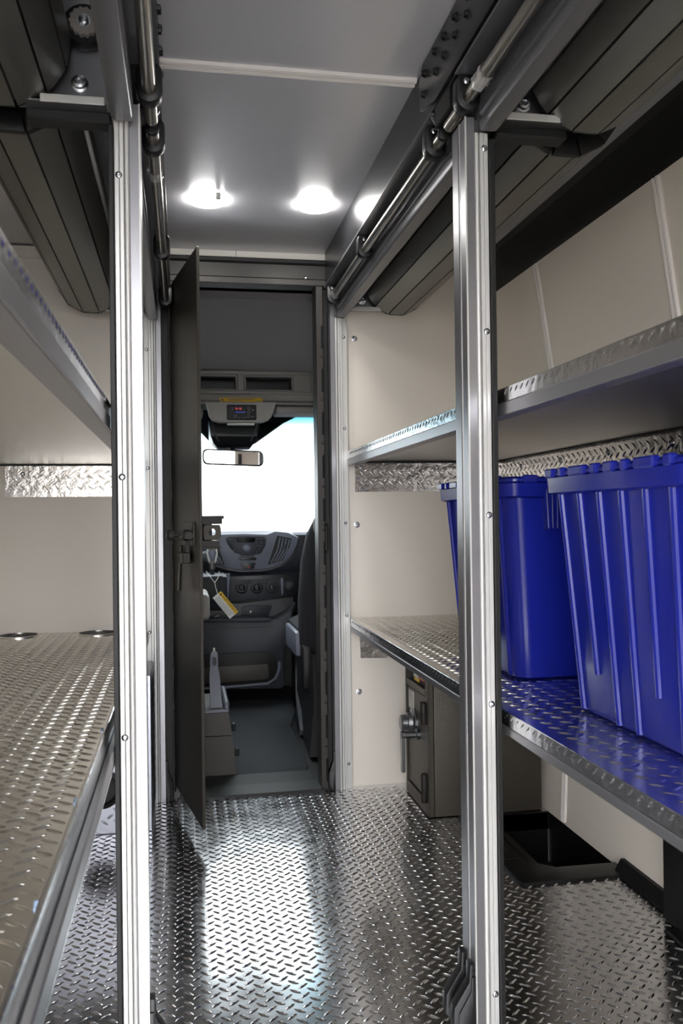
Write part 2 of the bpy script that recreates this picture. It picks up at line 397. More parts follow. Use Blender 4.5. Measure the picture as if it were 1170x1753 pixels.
# ------------------------------------------------------------------ roller shutters
def shutter(side, y0, y1, label, near):
    X = lambda x: x if side > 0 else .483 - x
    dz_ = 0. if side > 0 else -.027
    cx, cz, R, n = (.775 if side > 0 else -.298), (1.848 if side > 0 else 1.825), .117, 13
    s = thing('roller_shutter', label, 'shutter', (X(.6), (y0 + y1) / 2, 1.73), 'rolled up shutters')
    for k in range(n):
        a0, a1 = 2 * PI * (k + .04) / n + .1, 2 * PI * (k + .96) / n + .1
        p = [(cx + R * math.cos(a) * rr, cz + R * math.sin(a) * rr) for a, rr in ((a0, 1), ((a0 + a1) / 2, .988), (a1, 1), (a1, .93), (a0, .93))]
        sl = obj('slat', MB().prism(p, 'y', y0 + .012, y1 - .012), 'slat', s)
        e0, e1 = (y1 - .012, y1 - .004) if near else (y0 - .004, y0 + .012)
        q = [(cx + R * math.cos(a) * rr, cz + R * math.sin(a) * rr) for a, rr in ((a0, 1.0), (a1, 1.0), (a1, .8), (a0, .8))] if near else \
            [(cx + R * math.cos(a) * rr, cz + R * math.sin(a) * rr) for a, rr in ((a0, 1.06), (a1, 1.06), (a1, .75), (a0, .75))]
        obj('slat_cap', MB().prism(q, 'y', e0, e1, .0015), 'black', sl)
        if not near:
            q = [(cx + R * math.cos(a) * rr, cz + R * math.sin(a) * rr) for a, rr in ((a0, 1.015), (a1, 1.015), (a1, .8), (a0, .8))]
            obj('slat_cap', MB().prism(q, 'y', y1 - .012, y1 - .004, .001), 'black', sl)
    obj('roll_core', MB().lathe([(R * .925, 0), (R * .925, y1 - y0 - .03)], (cx, y0 + .015, cz), (0, 1, 0), 26), 'slat_edge', s)
    # bottom bar
    prof = [(.515, 1.836), (.600, 1.836), (.600, 1.735), (.594, 1.729), (.589, 1.728), (.564, 1.728), (.562, 1.731), (.562, 1.746), (.566, 1.749), (.566, 1.757), (.561, 1.760), (.561, 1.786), (.573, 1.791), (.573, 1.830), (.515, 1.830)]
    bb = obj('bottom_bar', MB().prism([(X(x), z + dz_) for x, z in prof], 'y', y0 if near else 1.75, 1.580 if near else y1 + .03), 'alu_dark', s)
    obj('bar_end_plate', MB().prism([(X(x), z + dz_) for x, z in ((.518, 1.829), (.571, 1.829), (.571, 1.80), (.535, 1.80))], 'y', (y0 if near else 1.75) + .002, (y0 if near else 1.75) + .008), 'alu_dark', bb)
    ty0, ty1 = (y0, 1.70) if near else (1.732, 3.115)
    xt, zt = X(.540 if side > 0 else .533), 1.787 + dz_
    t = obj('pull_tube', MB().lathe([(.0125, 0), (.0125, ty1 - ty0 - .001), (.0115, ty1 - ty0)], (xt, ty0, zt), (0, 1, 0), 20), 'chrome', s)
    if not near: obj('tube_cap', MB().lathe([(.0105, 0), (.0135, .002), (.0135, .014)], (xt, ty0 - .003, zt), (0, 1, 0), 20), 'black', t)
    for yc in ((.75, 1.583) if near else (1.80, 2.53, 3.085)):
        lo = []
        for k in range(20):
            a = 2 * PI * (k + .5) / 20; up = math.sin(a) > 0
            lo.append((xt + .0235 * math.cos(a), zt + .0235 * math.sin(a) + (.028 if up else .0)))
        cp = obj('tube_clip', MB().prism(lo, 'y', yc - .008, yc + .022, .003).lathe([(.0150, 0), (.0185, .004), (.0185, .012), (.015, .015)], (xt, yc + .020, zt), (0, 1, 0), 20), 'blackpl', s)
        obj('clip_screw', MB().screw((xt - side * .004, yc - .008, zt + .031), (0, -1, 0), .0068, .003), 'screw', cp)
    # end bracket: folded steel plate that carries the roll
    ye = y1 + .006 if near else y1 + .01
    xa, xb = sorted((X(.606), X(.755)))
    br = obj('end_bracket', MB().box(xa, xb, ye, ye + .004, 1.748 + dz_, 1.955).box(xa, xb, ye - .028, ye + .004, 1.745 + dz_, 1.7485 + dz_, .001), 'steel', s)
    xa2, xb2 = sorted((X(.608), X(.715)))
    obj('bracket_flange', MB().box(xa2, xb2, ye - .031, ye - .028, 1.743 + dz_, 1.757 + dz_, .001), 'alu_light', br)  # pale material puts the light caught by the flange edge into its colour
    obj('bracket_bolt', MB().lathe([(.015, 0), (.015, .003), (.011, .004), (.011, .011), (.006, .012), (.005, .008), (.0, .008)], (X(.652), ye, 1.786 + dz_ * .8), (0, -1, 0), 20), 'screw', br)
    if near and side < 0:
        obj('drive_wheel', MB().lathe([(.036, 0), (.038, .006), (.038, .018), (.034, .024)], (-.158, ye, 1.858), (0, -1, 0), 28), 'black', br)
        pts = []
        for k in range(28):
            rr_ = .0225 if k % 2 else .0255; a = 2 * PI * k / 28; pts.append((-.158 + rr_ * math.cos(a), 1.858 + rr_ * math.sin(a)))
        obj('drive_gear', MB().prism(pts, 'y', ye - .034, ye - .022), 'cablight', br)
        obj('gear_bolt', MB().hexbolt((-.158, ye - .034, 1.858), (0, -1, 0), .009, .006), 'screw', br)
    if near:
        xa, xb = sorted((X(.60), X(.745)))
        obj('bracket_seal', MB().box(xa, xb, ye + .004, ye + .045, 1.728 + dz_, 1.748 + dz_, .003), 'black', br)
    yw = 1.47 if near else 3.0
    if (side > 0) or not near:
        mb = MB()
        rings = []
        for k, yy in enumerate((0, .01, .022, .034, .046)):
            rings.append([(xt + (.0145 + .003 * random.random()) * math.cos(2 * PI * q / 14), (yw if side > 0 else (1.93 if not near else yw)) + yy + .006 * random.random(), zt + (.0145 + .003 * random.random()) * math.sin(2 * PI * q / 14)) for q in range(14)])
        obj('film_scrap', mb.loft(rings, cap=False), 'wrap', t, smooth=0)
    return s
shutter(1, .1, 1.582, 'nearer rolled up grey shutter above the blue totes', True)
shutter(1, 1.66, 3.11, 'farther rolled up grey shutter above the safe and totes', False)
shutter(-1, .1, 1.582, 'nearer rolled up shutter with exposed grey drive gear', True)
shutter(-1, 1.66, 3.11, 'farther rolled up shutter beyond the post, opposite the totes', False)

# ------------------------------------------------------------------ aluminium guide posts between the bays
def guide_post(side, y, z1, label, far=False, screws=()):
    X = lambda x: x if side > 0 else .470 - x
    g = thing('guide_post', label, 'post', (X(.56), y + .04, 0), 'shutter guide posts')
    def B(x0, x1, *r): return (*sorted((X(x0), X(x1))), *r)
    mb = MB().box(*B(.538, .557, y, y + .037, 0, z1, .0015))
    mb.box(*B(.557, .583, y + .012, y + .037, 0, z1))
    if not far: mb.box(*B(.567, .583, y + .014, y + .075, z1 - .01, z1 + .06))
    obj('channel', mb, 'alu', g)
    if not far:
        obj('channel', MB().box(*B(.538, .583, y + .044, y + .082, 0, z1, .0015)), 'alu', g)
        obj('joint_strip', MB().box(*B(.5375, .5400, y + .034, y + .0375, 0, z1)), 'alu_light', g)
        obj('joint_strip', MB().box(*B(.5372, .5400, y - .001, y + .0028, 0, z1)), 'alu_light', g)
        obj('joint_gap', MB().box(*B(.541, .58, y + .037, y + .044, 0, z1)), 'black', g)
    zt0 = z1 - .07 if far else z1 - .030
    mb = MB().cyl((X(.561), y + .003, 0), (X(.561), y + .003, zt0), .0042, 14)
    obj('bead', mb, 'alu_light', g)
    zt = z1 - .07 if far else z1 - .030
    fp = MB().box(*B(.566, .5735, y - .003, y + .012, 0, zt, .001)).box(*B(.5742, .5825, y - .002, y + .012, 0, zt, .001))
    if far: fp.box(*B(.583, .603, y + .008, y + .03, 0, zt, .001))
    pf = obj('screw_flange', fp, 'alu_light', g)
    for z in screws:
        obj('screw', MB().screw((X(.5745 if not far else .590), y - (.003 if not far else -.008), z), (0, -1, 0), .0062 if not far else .006, .0035), 'screw', pf)
    if not far:
        obj('seal', MB().box(*B(.5835, .592, y - .012, y + .085, 0, z1 - .045, .001)), 'black', g)
    return g
guide_post(1, 1.595, 1.760, 'pale metal guide post beside the nearer blue tote, screws down its face', screws=(1.70, 1.35, 1.0, .64, .09))
guide_post(-1, 1.595, 1.740, 'pale metal guide post at the end of the nearer shelves, opposite the totes', screws=(1.61, 1.075, .615, .10))
guide_post(1, 3.160, 1.80, 'slim guide post on the bulkhead beside the safe', True, (1.661, 1.325, .977, .637, .093))
guide_post(-1, 3.160, 1.80, 'slim guide post on the bulkhead behind the open door', True, (1.60, 1.18, .60, .27))
def stop(side, y, label, sc=1.):
    X = lambda x: x if side > 0 else .470 - x
    pr = [(.538, .145), (.528, .145), (.526, .112), (.496, .066), (.494, .03), (.512, .002), (.538, .002)]
    s = thing('shutter_stop', label, 'stop', (X(.52), y, 0), 'shutter stops')
    obj('body', MB().prism([(X(.538 - (.538 - x) * sc), z) for x, z in pr], 'y', y, y + .026, .002), 'blackpl', s)
    obj('rib', MB().prism([(X(.538 - (.538 - x) * .8 * sc), z * .85) for x, z in pr], 'y', y - .004, y, .001), 'blackpl', s)
stop(1, 1.60, 'nearer of two black plastic stops at the foot of the tote side post')
stop(1, 1.65, 'farther of two black plastic stops at the foot of the tote side post')
stop(-1, 1.60, 'black plastic stop at the foot of the post opposite the totes')
stop(1, 3.155, 'small black stop at the bulkhead post foot beside the safe', .55)
stop(-1, 3.155, 'small black stop at the bulkhead post foot behind the door', .55)

# ------------------------------------------------------------------ shelves
def hole_plate(pts_out, cx, cy, r): pass
# right lower
s = thing('metal_shelf', 'lower tread plate shelf that carries the blue totes', 'shelf', (.9, 2, .585), 'metal shelves')
ZL = .626
obj('deck', MB().box(.604, 1.205, .3, 3.195, ZL - .006, ZL), 'shelf', s)
lugs('deck_lugs', s, 'shelf', (.61, .6, ZL), (1, 0, 0), (0, 1, 0), (0, 0, 1), .59, 2.59, h=.0017)
obj('lip', MB().box(.600, .604, .3, 3.14, ZL - .027, ZL + .0005, .001), 'lip', s)
lugs('lip_lugs', s, 'lip', (.600, .6, ZL - .028), (0, 1, 0), (0, 0, 1), (-1, 0, 0), 2.53, .029, pitch=.026, sc=.62, h=.002)
obj('edge_angle', MB().box(.5985, .6035, .3, 3.14, ZL - .043, ZL - .0275, .001).box(.6035, .64, .3, 3.14, ZL - .043, ZL - .040), 'alu', s)
obj('support_bracket', MB().prism([(.642, ZL - .03), (.78, ZL - .03), (.745, .47), (.645, .475)], 'y', 3.192, 3.199), 'plate', s)
# right upper
s = thing('metal_shelf', 'upper tread plate shelf above the blue totes', 'shelf', (.9, 2, 1.19), 'metal shelves')
obj('deck', MB().box(.604, 1.20, .3, 3.195, 1.205, 1.212), 'shelf_under', s)
obj('lip', MB().box(.600, .604, .3, 3.16, 1.212, 1.240, .001), 'lip', s)
lugs('lip_lugs', s, 'lip', (.600, .4, 1.211), (0, 1, 0), (0, 0, 1), (-1, 0, 0), 2.75, .029, pitch=.026, sc=.62, h=.002)
obj('edge_angle', MB().box(.5985, .6035, .3, 3.16, 1.188, 1.2115, .001).box(.6035, .63, .3, 3.16, 1.188, 1.192), 'alu', s)
wp = obj('wall_plate', MB().box(1.190, 1.198, .3, 3.19, 1.095, 1.201), 'plate', s)
lugs('wall_plate_lugs', s, 'plate', (1.190, .6, 1.097), (0, 1, 0), (0, 0, 1), (-1, 0, 0), 2.58, .102, pitch=.037)
bp = obj('end_plate', MB().box(.632, 1.19, 3.192, 3.2, 1.092, 1.198), 'plate', s)
lugs('end_plate_lugs', s, 'plate', (.634, 3.192, 1.094), (1, 0, 0), (0, 0, 1), (0, -1, 0), .555, .102, pitch=.037)
obj('back_gap', MB().box(1.17, 1.192, .3, 3.19, 1.2005, 1.2048).box(.64, 1.17, 3.18, 3.193, 1.199, 1.2048), 'black', s)
for y in (2.96, 2.63, 2.31, 1.98, 1.65, 1.3):
    obj('screw', MB().screw((1.190, y, 1.172), (-1, 0, 0), .009, .005), 'screw', wp)
for x in (.655, .95): obj('screw', MB().screw((x, 3.192, 1.182), (0, -1, 0), .008, .004), 'screw', bp)
# left lower
s = thing('metal_shelf', 'lower tread plate shelf with two cable holes, opposite the totes', 'shelf', (-.4, 2, .57), 'metal shelves')
ZL2 = .608
obj('deck', MB().box(-.715, -.14, .3, 3.195, ZL2 - .006, ZL2), 'shelf', s)
holes = ((-.552, 3.122), (-.292, 3.116))
lugs('deck_lugs', s, 'shelf', (-.71, .35, ZL2), (1, 0, 0), (0, 1, 0), (0, 0, 1), .565, 2.84, h=.0017, skip=lambda p: any((p.x - a) ** 2 + (p.y - b) ** 2 < .085 ** 2 for a, b in holes))
lp = obj('lip', MB().box(-.140, -.134, .3, 3.15, .570, .637, .0015).box(-.134, -.122, .3, 3.15, .570, .573), 'lip', s)
obj('edge_angle', MB().box(-.1335, -.122, .3, 3.15, .573, .600, .002), 'alu', s)
for y in (1.62, 1.22, .90, .66, .48): obj('lip_bolt', MB().hexbolt((-.140, y, .622), (-1, 0, 0), .007, .007), 'bluezinc', lp)
for a, b in holes:
    hr = obj('cable_hole_rim', MB().lathe([(.062, 0), (.066, 0), (.066, .004), (.062, .005), (.062, 0)], (a, b, ZL2), (0, 0, 1), 30), 'shelf', s)
    obj('cable_hole', MB().lathe([(.0, .0008), (.062, .0008), (.062, .0012), (.0, .0012)], (a, b, ZL2), (0, 0, 1), 30), 'black', hr)
# left upper
s = thing('metal_shelf', 'upper shelf with bright metal underside, opposite the totes', 'shelf', (-.4, 2, 1.165), 'metal shelves')
obj('deck', MB().box(-.715, -.134, .2, 3.195, 1.196, 1.202), 'shelf_under', s)
obj('lip', MB().box(-.134, -.130, .2, 3.16, 1.190, 1.2165, .001), 'lip', s)
lugs('lip_lugs', s, 'lip', (-.130, .25, 1.189), (0, 1, 0), (0, 0, 1), (1, 0, 0), 2.9, .029, pitch=.026, sc=.62, h=.002)
obj('edge_angle', MB().box(-.1335, -.1285, .2, 3.16, 1.165, 1.1895, .001).box(-.165, -.1335, .2, 3.16, 1.165, 1.169), 'alu', s)
bp = obj('end_plate', MB().box(-.605, -.14, 3.192, 3.2, 1.082, 1.19), 'plate', s)
lugs('end_plate_lugs', s, 'plate', (-.603, 3.192, 1.084), (1, 0, 0), (0, 0, 1), (0, -1, 0), .46, .104, pitch=.037, h=.001)
obj('back_gap', MB().box(-.715, -.14, 3.182, 3.193, 1.190, 1.1958), 'black', s)
obj('screw', MB().screw((-.545, 3.192, 1.162), (0, -1, 0), .008, .004), 'screw', bp)

# ------------------------------------------------------------------ tread plate box on the left, wheel cover and step well on the right
b = thing('wheel_box', 'tread plate box with black round grommet under the lower shelf', 'box', (-.4, 3.03, 0))
obj('shell', MB().box(-.70, -.106, 2.88, 3.157, 0, .50, .003), 'box_tread', b)
lugs('face_lugs', b, 'box_tread', (-.69, 2.88, .01), (1, 0, 0), (0, 0, 1), (0, -1, 0), .58, .48, skip=lambda p: (p.x + .262) ** 2 + (p.z - .145) ** 2 < .075 ** 2)
lugs('side_lugs', b, 'box_tread', (-.106, 2.89, .01), (0, 1, 0), (0, 0, 1), (1, 0, 0), .26, .48)
obj('grommet', MB().lathe([(.062, 0), (.062, .008), (.05, .012), (.044, .004), (.0, .003)], (-.262, 2.879, .145), (0, -1, 0), 26), 'black', b)
b = thing('wheel_cover', 'black padded cover low against the wall under the tote shelf, with an unseen arch added to block daylight', 'cover', (1.17, 1.6, 0))
obj('shell', MB().box(1.150, 1.197, .9, 1.985, .002, .262, .008, 2).box(.97, 1.195, -.1, 1.15, .003, .45, .05, 3), 'black', b)  # second box: unseen arch added to darken the space under the tote shelf
obj('foot_flange', MB().box(1.115, 1.155, .9, 1.92, .002, .012, .003), 'black', b)
tn += 1
stp = struct('trim_%d' % tn, (1.0, 2.5, -.1), 'black ribbed rubber rim around the sunken side step')
obj('step_tread', MB().box(.9, 1.25, 2.25, 2.79, -.20, -.17), 'black', stp)
obj('step_riser', MB().box(.89, .90, 2.25, 2.79, -.18, -.006).box(.9, 1.2, 2.24, 2.25, -.18, -.006).box(.9, 1.2, 2.79, 2.80, -.18, -.006).box(1.203, 1.26, 2.24, 2.80, -.2, .0), 'black', stp)
rim = [(.893, 2.238), (1.205, 2.238), (1.205, 2.322), (1.02, 2.325), (.985, 2.36), (.985, 2.79), (.885, 2.79), (.885, 2.262)]
rb = obj('rim', MB().prism(rim, 'z', -.004, .008, .002), 'blackpl', stp)
for k in range(7): obj('rim_rib', MB().box(.90, .945, 2.40 + k * .05, 2.418 + k * .05, .008, .0105, .001), 'black', rb)
obj('rim_edge', MB().box(.958, .963, 2.38, 2.79, .008, .011), 'black', rb)
struct('baseboard_right', (1.19, 1.9, 0), 'black rubber strip along the wall foot beside the step', MB().prism([(1.168, .002), (1.205, .002), (1.205, .038), (1.19, .038)], 'y', 1.98, 2.27), 'black', 'baseboard')

# ------------------------------------------------------------------ safe
sf = thing('safe', 'grey brown steel safe with dial and lever under the tote shelf', 'safe', (.99, 2.95, 0))
x0, x1, y0, y1, zt = .79, 1.185, 2.80, 3.10, .555
bd = MB().box(x0 + .02, x1, y0, y1, 0.002, zt, .004, 2)
bd.box(x0, x0 + .02, y0, y0 + .035, .002, zt, .003).box(x0, x0 + .02, y1 - .02, y1, .002, zt, .003).box(x0, x0 + .02, y0 + .035, y1 - .02, .002, .045, .002).box(x0, x0 + .02, y0 + .035, y1 - .02, .395, .416, .002).box(x0, x0 + .02, y0 + .035, y1 - .02, .53, zt, .002)
obj('body', bd, 'safe', sf)
sd = obj('door', MB().box(x0 + .006, x0 + .02, y0 + .039, y1 - .024, .049, .391, .002), 'safe', sf)
obj('drop_recess', MB().box(x0 + .016, x0 + .021, y0 + .035, y1 - .02, .416, .53), 'safe_dk', sf)
hp = obj('deposit_drum', MB().cyl((x0 + .020, y0 + .05, .448), (x0 + .020, 2.93, .448), .018, 16), 'red', sf)
obj('sticker', MB().box(x0 + .006, x0 + .009, 2.935, 3.0, .436, .50), 'white', hp)
obj('sticker_band', MB().box(x0 + .0055, x0 + .009, 2.935, 2.99, .424, .4355), 'yellow', hp)
obj('nameplate', MB().box(x0 + .003, x0 + .007, 3.0, 3.065, .315, .380, .001), 'label', sd)
for z0, z1 in ((.305, .378), (.045, .14)):
    obj('hinge', MB().lathe([(.011, 0), (.012, .002), (.012, z1 - z0 - .003), (.009, z1 - z0)], (x0 - .007, y0 + .030, z0), (0, 0, 1), 16).lathe([(.0126, (z1 - z0) * .48), (.0126, (z1 - z0) * .5)], (x0 - .007, y0 + .030, z0), (0, 0, 1), 16), 'safe_dk', sf)
dl_ = obj('dial', MB().lathe([(.044, 0), (.044, .006), (.036, .012), (.034, .026), (.028, .028), (.026, .046), (.022, .050)], (x0 + .006, 3.005, .272), (-1, 0, 0), 30), 'steel', sd)
mb = MB()
for k in range(18):
    a = 2 * PI * k / 18
    mb.box(-.0016, .0016, -.0016, .0016, 0, .0)if False else mb.cyl((x0 - .022, 3.005 + .026 * math.cos(a), .272 + .026 * math.sin(a)), (x0 - .04, 3.005 + .026 * math.cos(a), .272 + .026 * math.sin(a)), .0018, 6)
obj('dial_knurl', mb, 'steel', dl_)
obj('pointer_ring', MB().lathe([(.05, 0), (.05, .004), (.045, .005)], (x0 + .006, 3.005, .272), (-1, 0, 0), 30), 'steel', dl_)
hd = obj('lever_handle', MB().lathe([(.018, 0), (.018, .01), (.013, .014), (.013, .05), (.015, .052), (.015, .062), (.01, .065)], (x0 + .006, 2.94, .245), (-1, 0, 0), 20)
         .loft([[(x0 - .050 + dx, 2.94 + dy, z) for dx, dy in ((-.008, -wd), (.004, -wd), (.004, wd), (-.008, wd))] for z, wd in ((.255, .013), (.22, .012), (.17, .0095), (.13, .011), (.118, .009))]), 'steel', sd)

# ------------------------------------------------------------------ blue totes
def rr(cx, cy, hx, hy, r, z, n=5):
    pts = []
    for qx, qy, a0 in ((1, 1, 0), (-1, 1, 90), (-1, -1, 180), (1, -1, 270)):
        for k in range(n + 1):
            a = math.radians(a0 + 90 * k / n); pts.append((cx + qx * (hx - r) + r * math.cos(a), cy + qy * (hy - r) + r * math.sin(a), z))
    return pts
def tote(x, y, label):
    # local: x across the shelf (front face at -x), y along the shelf
    HX, HY, TX, TY, H = .205, .215, .235, .243, .455
    t = thing('storage_tote', label, 'tote', (x, y, ZL + .0028), 'blue totes')
    def P(n, mb, m='bin', p=t): return obj(n, mb, m, p, local=True)
    lerp = lambda a, b, z: a + (b - a) * z / H
    P('body', MB().loft([rr(0, 0, HX - .012, HY - .012, .03, 0), rr(0, 0, HX - .003, HY - .003, .036, .004)] + [rr(0, 0, lerp(HX, TX, z), lerp(HY, TY, z), .038, z) for z in (.012, .1, .2, .3, .40)] + [rr(0, 0, TX, TY, .038, .425)]))
    rimo = P('rim', MB().loft([rr(0, 0, TX + .004, TY + .004, .036, .408), rr(0, 0, TX + .012, TY + .012, .036, .412), rr(0, 0, TX + .014, TY + .014, .036, .440), rr(0, 0, TX + .008, TY + .008, .034, .444)]))
    lid = P('lid', MB().loft([rr(0, 0, TX + .010, TY + .010, .034, .444), rr(0, 0, TX + .010, TY + .010, .034, .450), rr(0, 0, TX + .004, TY + .004, .032, .455)]))
    k = 0
    yy = -TY + .03
    while yy < TY - .02:        # interlocking fingers along the front and back edges
        wd = (.022, .06, .016, .034)[k % 4]; k += 1
        for sx in (-1, 1):
            a, b_ = sorted((sx * (TX + .002), sx * (TX + .0175))); P('lid_finger', MB().box(a, b_, yy, min(yy + wd, TY - .01), .440, .458, .003), 'bin', lid)
        yy += wd + .026
    xx = -TX + .03
    while xx < TX - .05:
        for sy in (-1, 1):
            a, b_ = sorted((sy * (TY + .002), sy * (TY + .020))); P('lid_finger', MB().box(xx, xx + .034, a, b_, .440, .458, .003), 'bin', lid)
        xx += .085
    nr = 6
    for sx in (-1, 1):
        for k in range(nr):
            f = (k + .5) / nr * 2 - 1
            zb = .075 if k in (1, 4) else .0
            p0 = Vector((sx * (lerp(HX, TX, zb) - .001), f * (lerp(HY, TY, zb) - .012), zb + .006)); p1 = Vector((sx * (TX - .0005), f * (TY - .012), .415))
            mb = MB().cyl(p0, p1, .0072, 10)
            P('rib', mb, 'bin')
    for sy in (-1, 1):
        mb = MB()
        z0 = .335; yb = lerp(HY, TY, z0)
        mb.prism([(-.13 - .026, .43), (-.13 + .026, .43), (-.13 + .017, z0), (-.13 - .017, z0)], 'y', *sorted((sy * (yb - .002), sy * (yb + .018))), .003)
        hs = P('latch', mb, 'bin')
        mb = MB()
        for dx in (-.019, -.0065, .0065, .019): mb.cyl((-.13 + dx * .8, sy * (yb + .019), z0 + .006), (-.13 + dx, sy * (yb + .019), .425), .0022, 8)
        P('latch_ribs', mb, 'bin', hs)
    return t
t1 = tote(.945, 1.372, 'nearer blue plastic tote, its ribbed side cut by the picture edge')
t2 = dup(t1); t2.location.x = .94; t2.location.y = 2.075
t2['label'] = 'farther blue plastic tote, partly behind the guide post'

# ------------------------------------------------------------------ cab
GC = None
struct('ground', (0, 0, -.65), 'pale concrete lot outside the van', MB().box(-40, 40, -40, 40, -.75, -.65), 'ground', 'ground')
cf = struct('cab_floor', (.24, 4.3, 0), 'dark carpeted cab floor beyond the doorway', MB().box(-.8, 1.3, 3.23, 5.6, -.06, -.012), 'black', 'floor')
obj('floor_mat', MB().prism([(.10, 3.44), (.47, 3.44), (.485, 3.52), (.50, 4.2), (.56, 4.5), (.62, 5.2), (.16, 5.2)], 'z', -.012, -.001, .002), 'mat', cf)
obj('tunnel_flare', MB().loft([[(.63, 5.2, 0), (.63, 5.2, .45), (.74, 5.2, .45), (.74, 5.2, 0)], [(.60, 4.8, 0), (.60, 4.8, .22), (.72, 4.8, .25), (.72, 4.8, 0)], [(.535, 4.3, 0), (.54, 4.3, .10), (.72, 4.3, .14), (.72, 4.3, 0)], [(.515, 4.0, 0), (.52, 4.0, .02), (.7, 4.0, .04), (.7, 4.0, 0)]]), 'cabdark', cf)
# cab sides with side windows, roof
for n_, sd_, xw in (('wall_cab_right', 1, 1.22), ('wall_cab_left', -1, -.74)):
    a, b_ = sorted((xw, xw + sd_ * .06))
    struct(n_, (xw, 4.3, 0), 'dark cab side around a door window, %s side' % ('passenger' if sd_ > 0 else 'driver'),
           MB().box(a, b_, 3.23, 5.5, -.06, .95).box(a, b_, 3.23, 3.75, .95, 2.02).box(a, b_, 3.75, 5.0, 1.62, 2.02).box(a, b_, 4.95, 5.3, .95, 1.3), 'cabdark', 'wall')
for i, xw in ((2, 1.235), (3, -.755)):
    struct('window_%d' % i, (xw, 4.3, .95), 'cab door window glass, %s side' % ('passenger' if i == 2 else 'driver'), MB().box(xw - .002, xw + .002, 3.75, 5.0, .95, 1.62), 'glass', 'window')
struct('ceiling_cab', (.24, 4.2, 2.0), 'dark cab roof above the headliner', MB().box(-.8, 1.28, 3.23, 4.75, 2.0, 2.05).box(-.8, 1.28, 4.68, 4.75, 1.62, 2.0), 'black', 'ceiling')
hl = struct('headliner', (.24, 4.0, 1.8), 'grey fabric headliner sloping down to the overhead storage')
rings = []
for y, z, dz in ((3.58, 1.893, 0), (3.66, 1.887, 0), (3.9, 1.86, 0), (4.2, 1.805, 0), (4.52, 1.742, 0)):
    ring = [(x, y, z + dz - .03 * ((x - .25) / .9) ** 2) for x in (-.74, -.4, -.1, .1, .25, .4, .6, .9, 1.22)]
    rings.append(ring + [(x, y, z + .03) for x, _, _ in ring[::-1]])
obj('fabric_panel', MB().loft(rings), 'headliner', hl)

ws = struct('window_1', (.24, 5.0, .9), 'bright windscreen with blue shade band and black border')
P0, P1 = Vector((.24, 5.36, .86)), Vector((.24, 4.70, 1.62))
dv = (P1 - P0)
def wsp(x, f, o=0.): p = P0 + dv * f; nrm = Vector((0, -dv.z, dv.y)).normalized(); return Vector((x, p.y, p.z)) + nrm * (-o)
mb = MB().loft([[wsp(x, f, .0) for x in (-.74, .24, 1.22)] + [wsp(x, f, -.004) for x in (1.22, .24, -.74)] for f in (0, .25, .5, .75, 1)])
obj('pane', mb, 'windscreen', ws)
fr_ = MB()
def quad(mb, pts):
    vs = [mb.bm.verts.new(wsp(x, f, .004)) for x, f in pts] + [mb.bm.verts.new(wsp(x, f, .006)) for x, f in pts]; n = len(pts)
    fs = [mb.bm.faces.new(vs[:n]), mb.bm.faces.new(vs[n:][::-1])] + [mb.bm.faces.new((vs[i], vs[n + i], vs[n + (i + 1) % n], vs[(i + 1) % n])) for i in range(n)]
    bmesh.ops.recalc_face_normals(mb.bm, faces=fs)
quad(fr_, [(-.74, .95), (1.22, .95), (1.22, 1.0), (-.74, 1.0)])
quad(fr_, [(.03, .95), (.02, .905), (.16, .72), (.40, .72), (.55, .86), (.62, .905), (.62, .95)])
quad(fr_, [(-.74, 0), (-.68, 0), (-.68, .95), (-.74, .95)]); quad(fr_, [(1.16, 0), (1.22, 0), (1.22, .95), (1.16, .95)])
obj('border', fr_, 'cabblack', ws)

# overhead storage with two open pockets
os_ = thing('overhead_storage', 'grey overhead shelf with two open pockets above the windscreen', 'shelf', (.24, 4.6, 1.59))
yA, yB2 = 4.46, 4.72
body = MB()
xs = [(-.32, .02), (.035, .279), (.317, .564)]
body.box(-.62, .75, yA + .03, yB2, 1.735, 1.765, .006)
body.prism([(yA + .02, 1.635), (yA + .02, 1.60), (yA - .005, 1.585), (yA - .005, 1.578), (yB2, 1.578), (yB2, 1.635)], 'x', -.62, .75)
edges = [-.62, .035 - .355, 0, 0]
for a, b_ in ((-.62, -.30), (-.02, .035), (.279, .317), (.564, .66)): body.box(a, b_, yA, yB2, 1.63, 1.74, .006)
body.prism([(.66, 1.63), (.75, 1.60), (.69, 1.70), (.66, 1.74)], 'y', yA + .01, yB2)
body.box(-.62, .66, yA - .002, yA + .03, 1.724, 1.75, .006).box(-.62, .68, yA - .004, yA + .03, 1.628, 1.646, .005)
obj('shelf_body', body, 'cablight', os_)
for a, b_ in ((-.30, -.02), (.035, .279), (.317, .564)):
    fr2 = MB().box(a, b_, yA - .006, yA + .02, 1.716, 1.724, .002).box(a, b_, yA - .006, yA + .02, 1.646, 1.652, .002).box(a, a + .007, yA - .006, yA + .02, 1.652, 1.716, .002).box(b_ - .007, b_, yA - .006, yA + .02, 1.652, 1.716, .002)
    pf = obj('pocket_frame', fr2, 'cablight', os_)
    obj('pocket_back', MB().box(a, b_, yB2 - .08, yB2 - .05, 1.646, 1.724), 'cabblack', pf)
    obj('pocket_floor', MB().box(a, b_, yA + .02, yB2 - .06, 1.640, 1.6465), 'cabdark', pf)
stk = obj('warning_sticker', MB().box(.191, .406, yA - .0075, yA - .004, 1.588, 1.609), 'yellow', os_)
stk['label'] = 'yellow warning sticker'
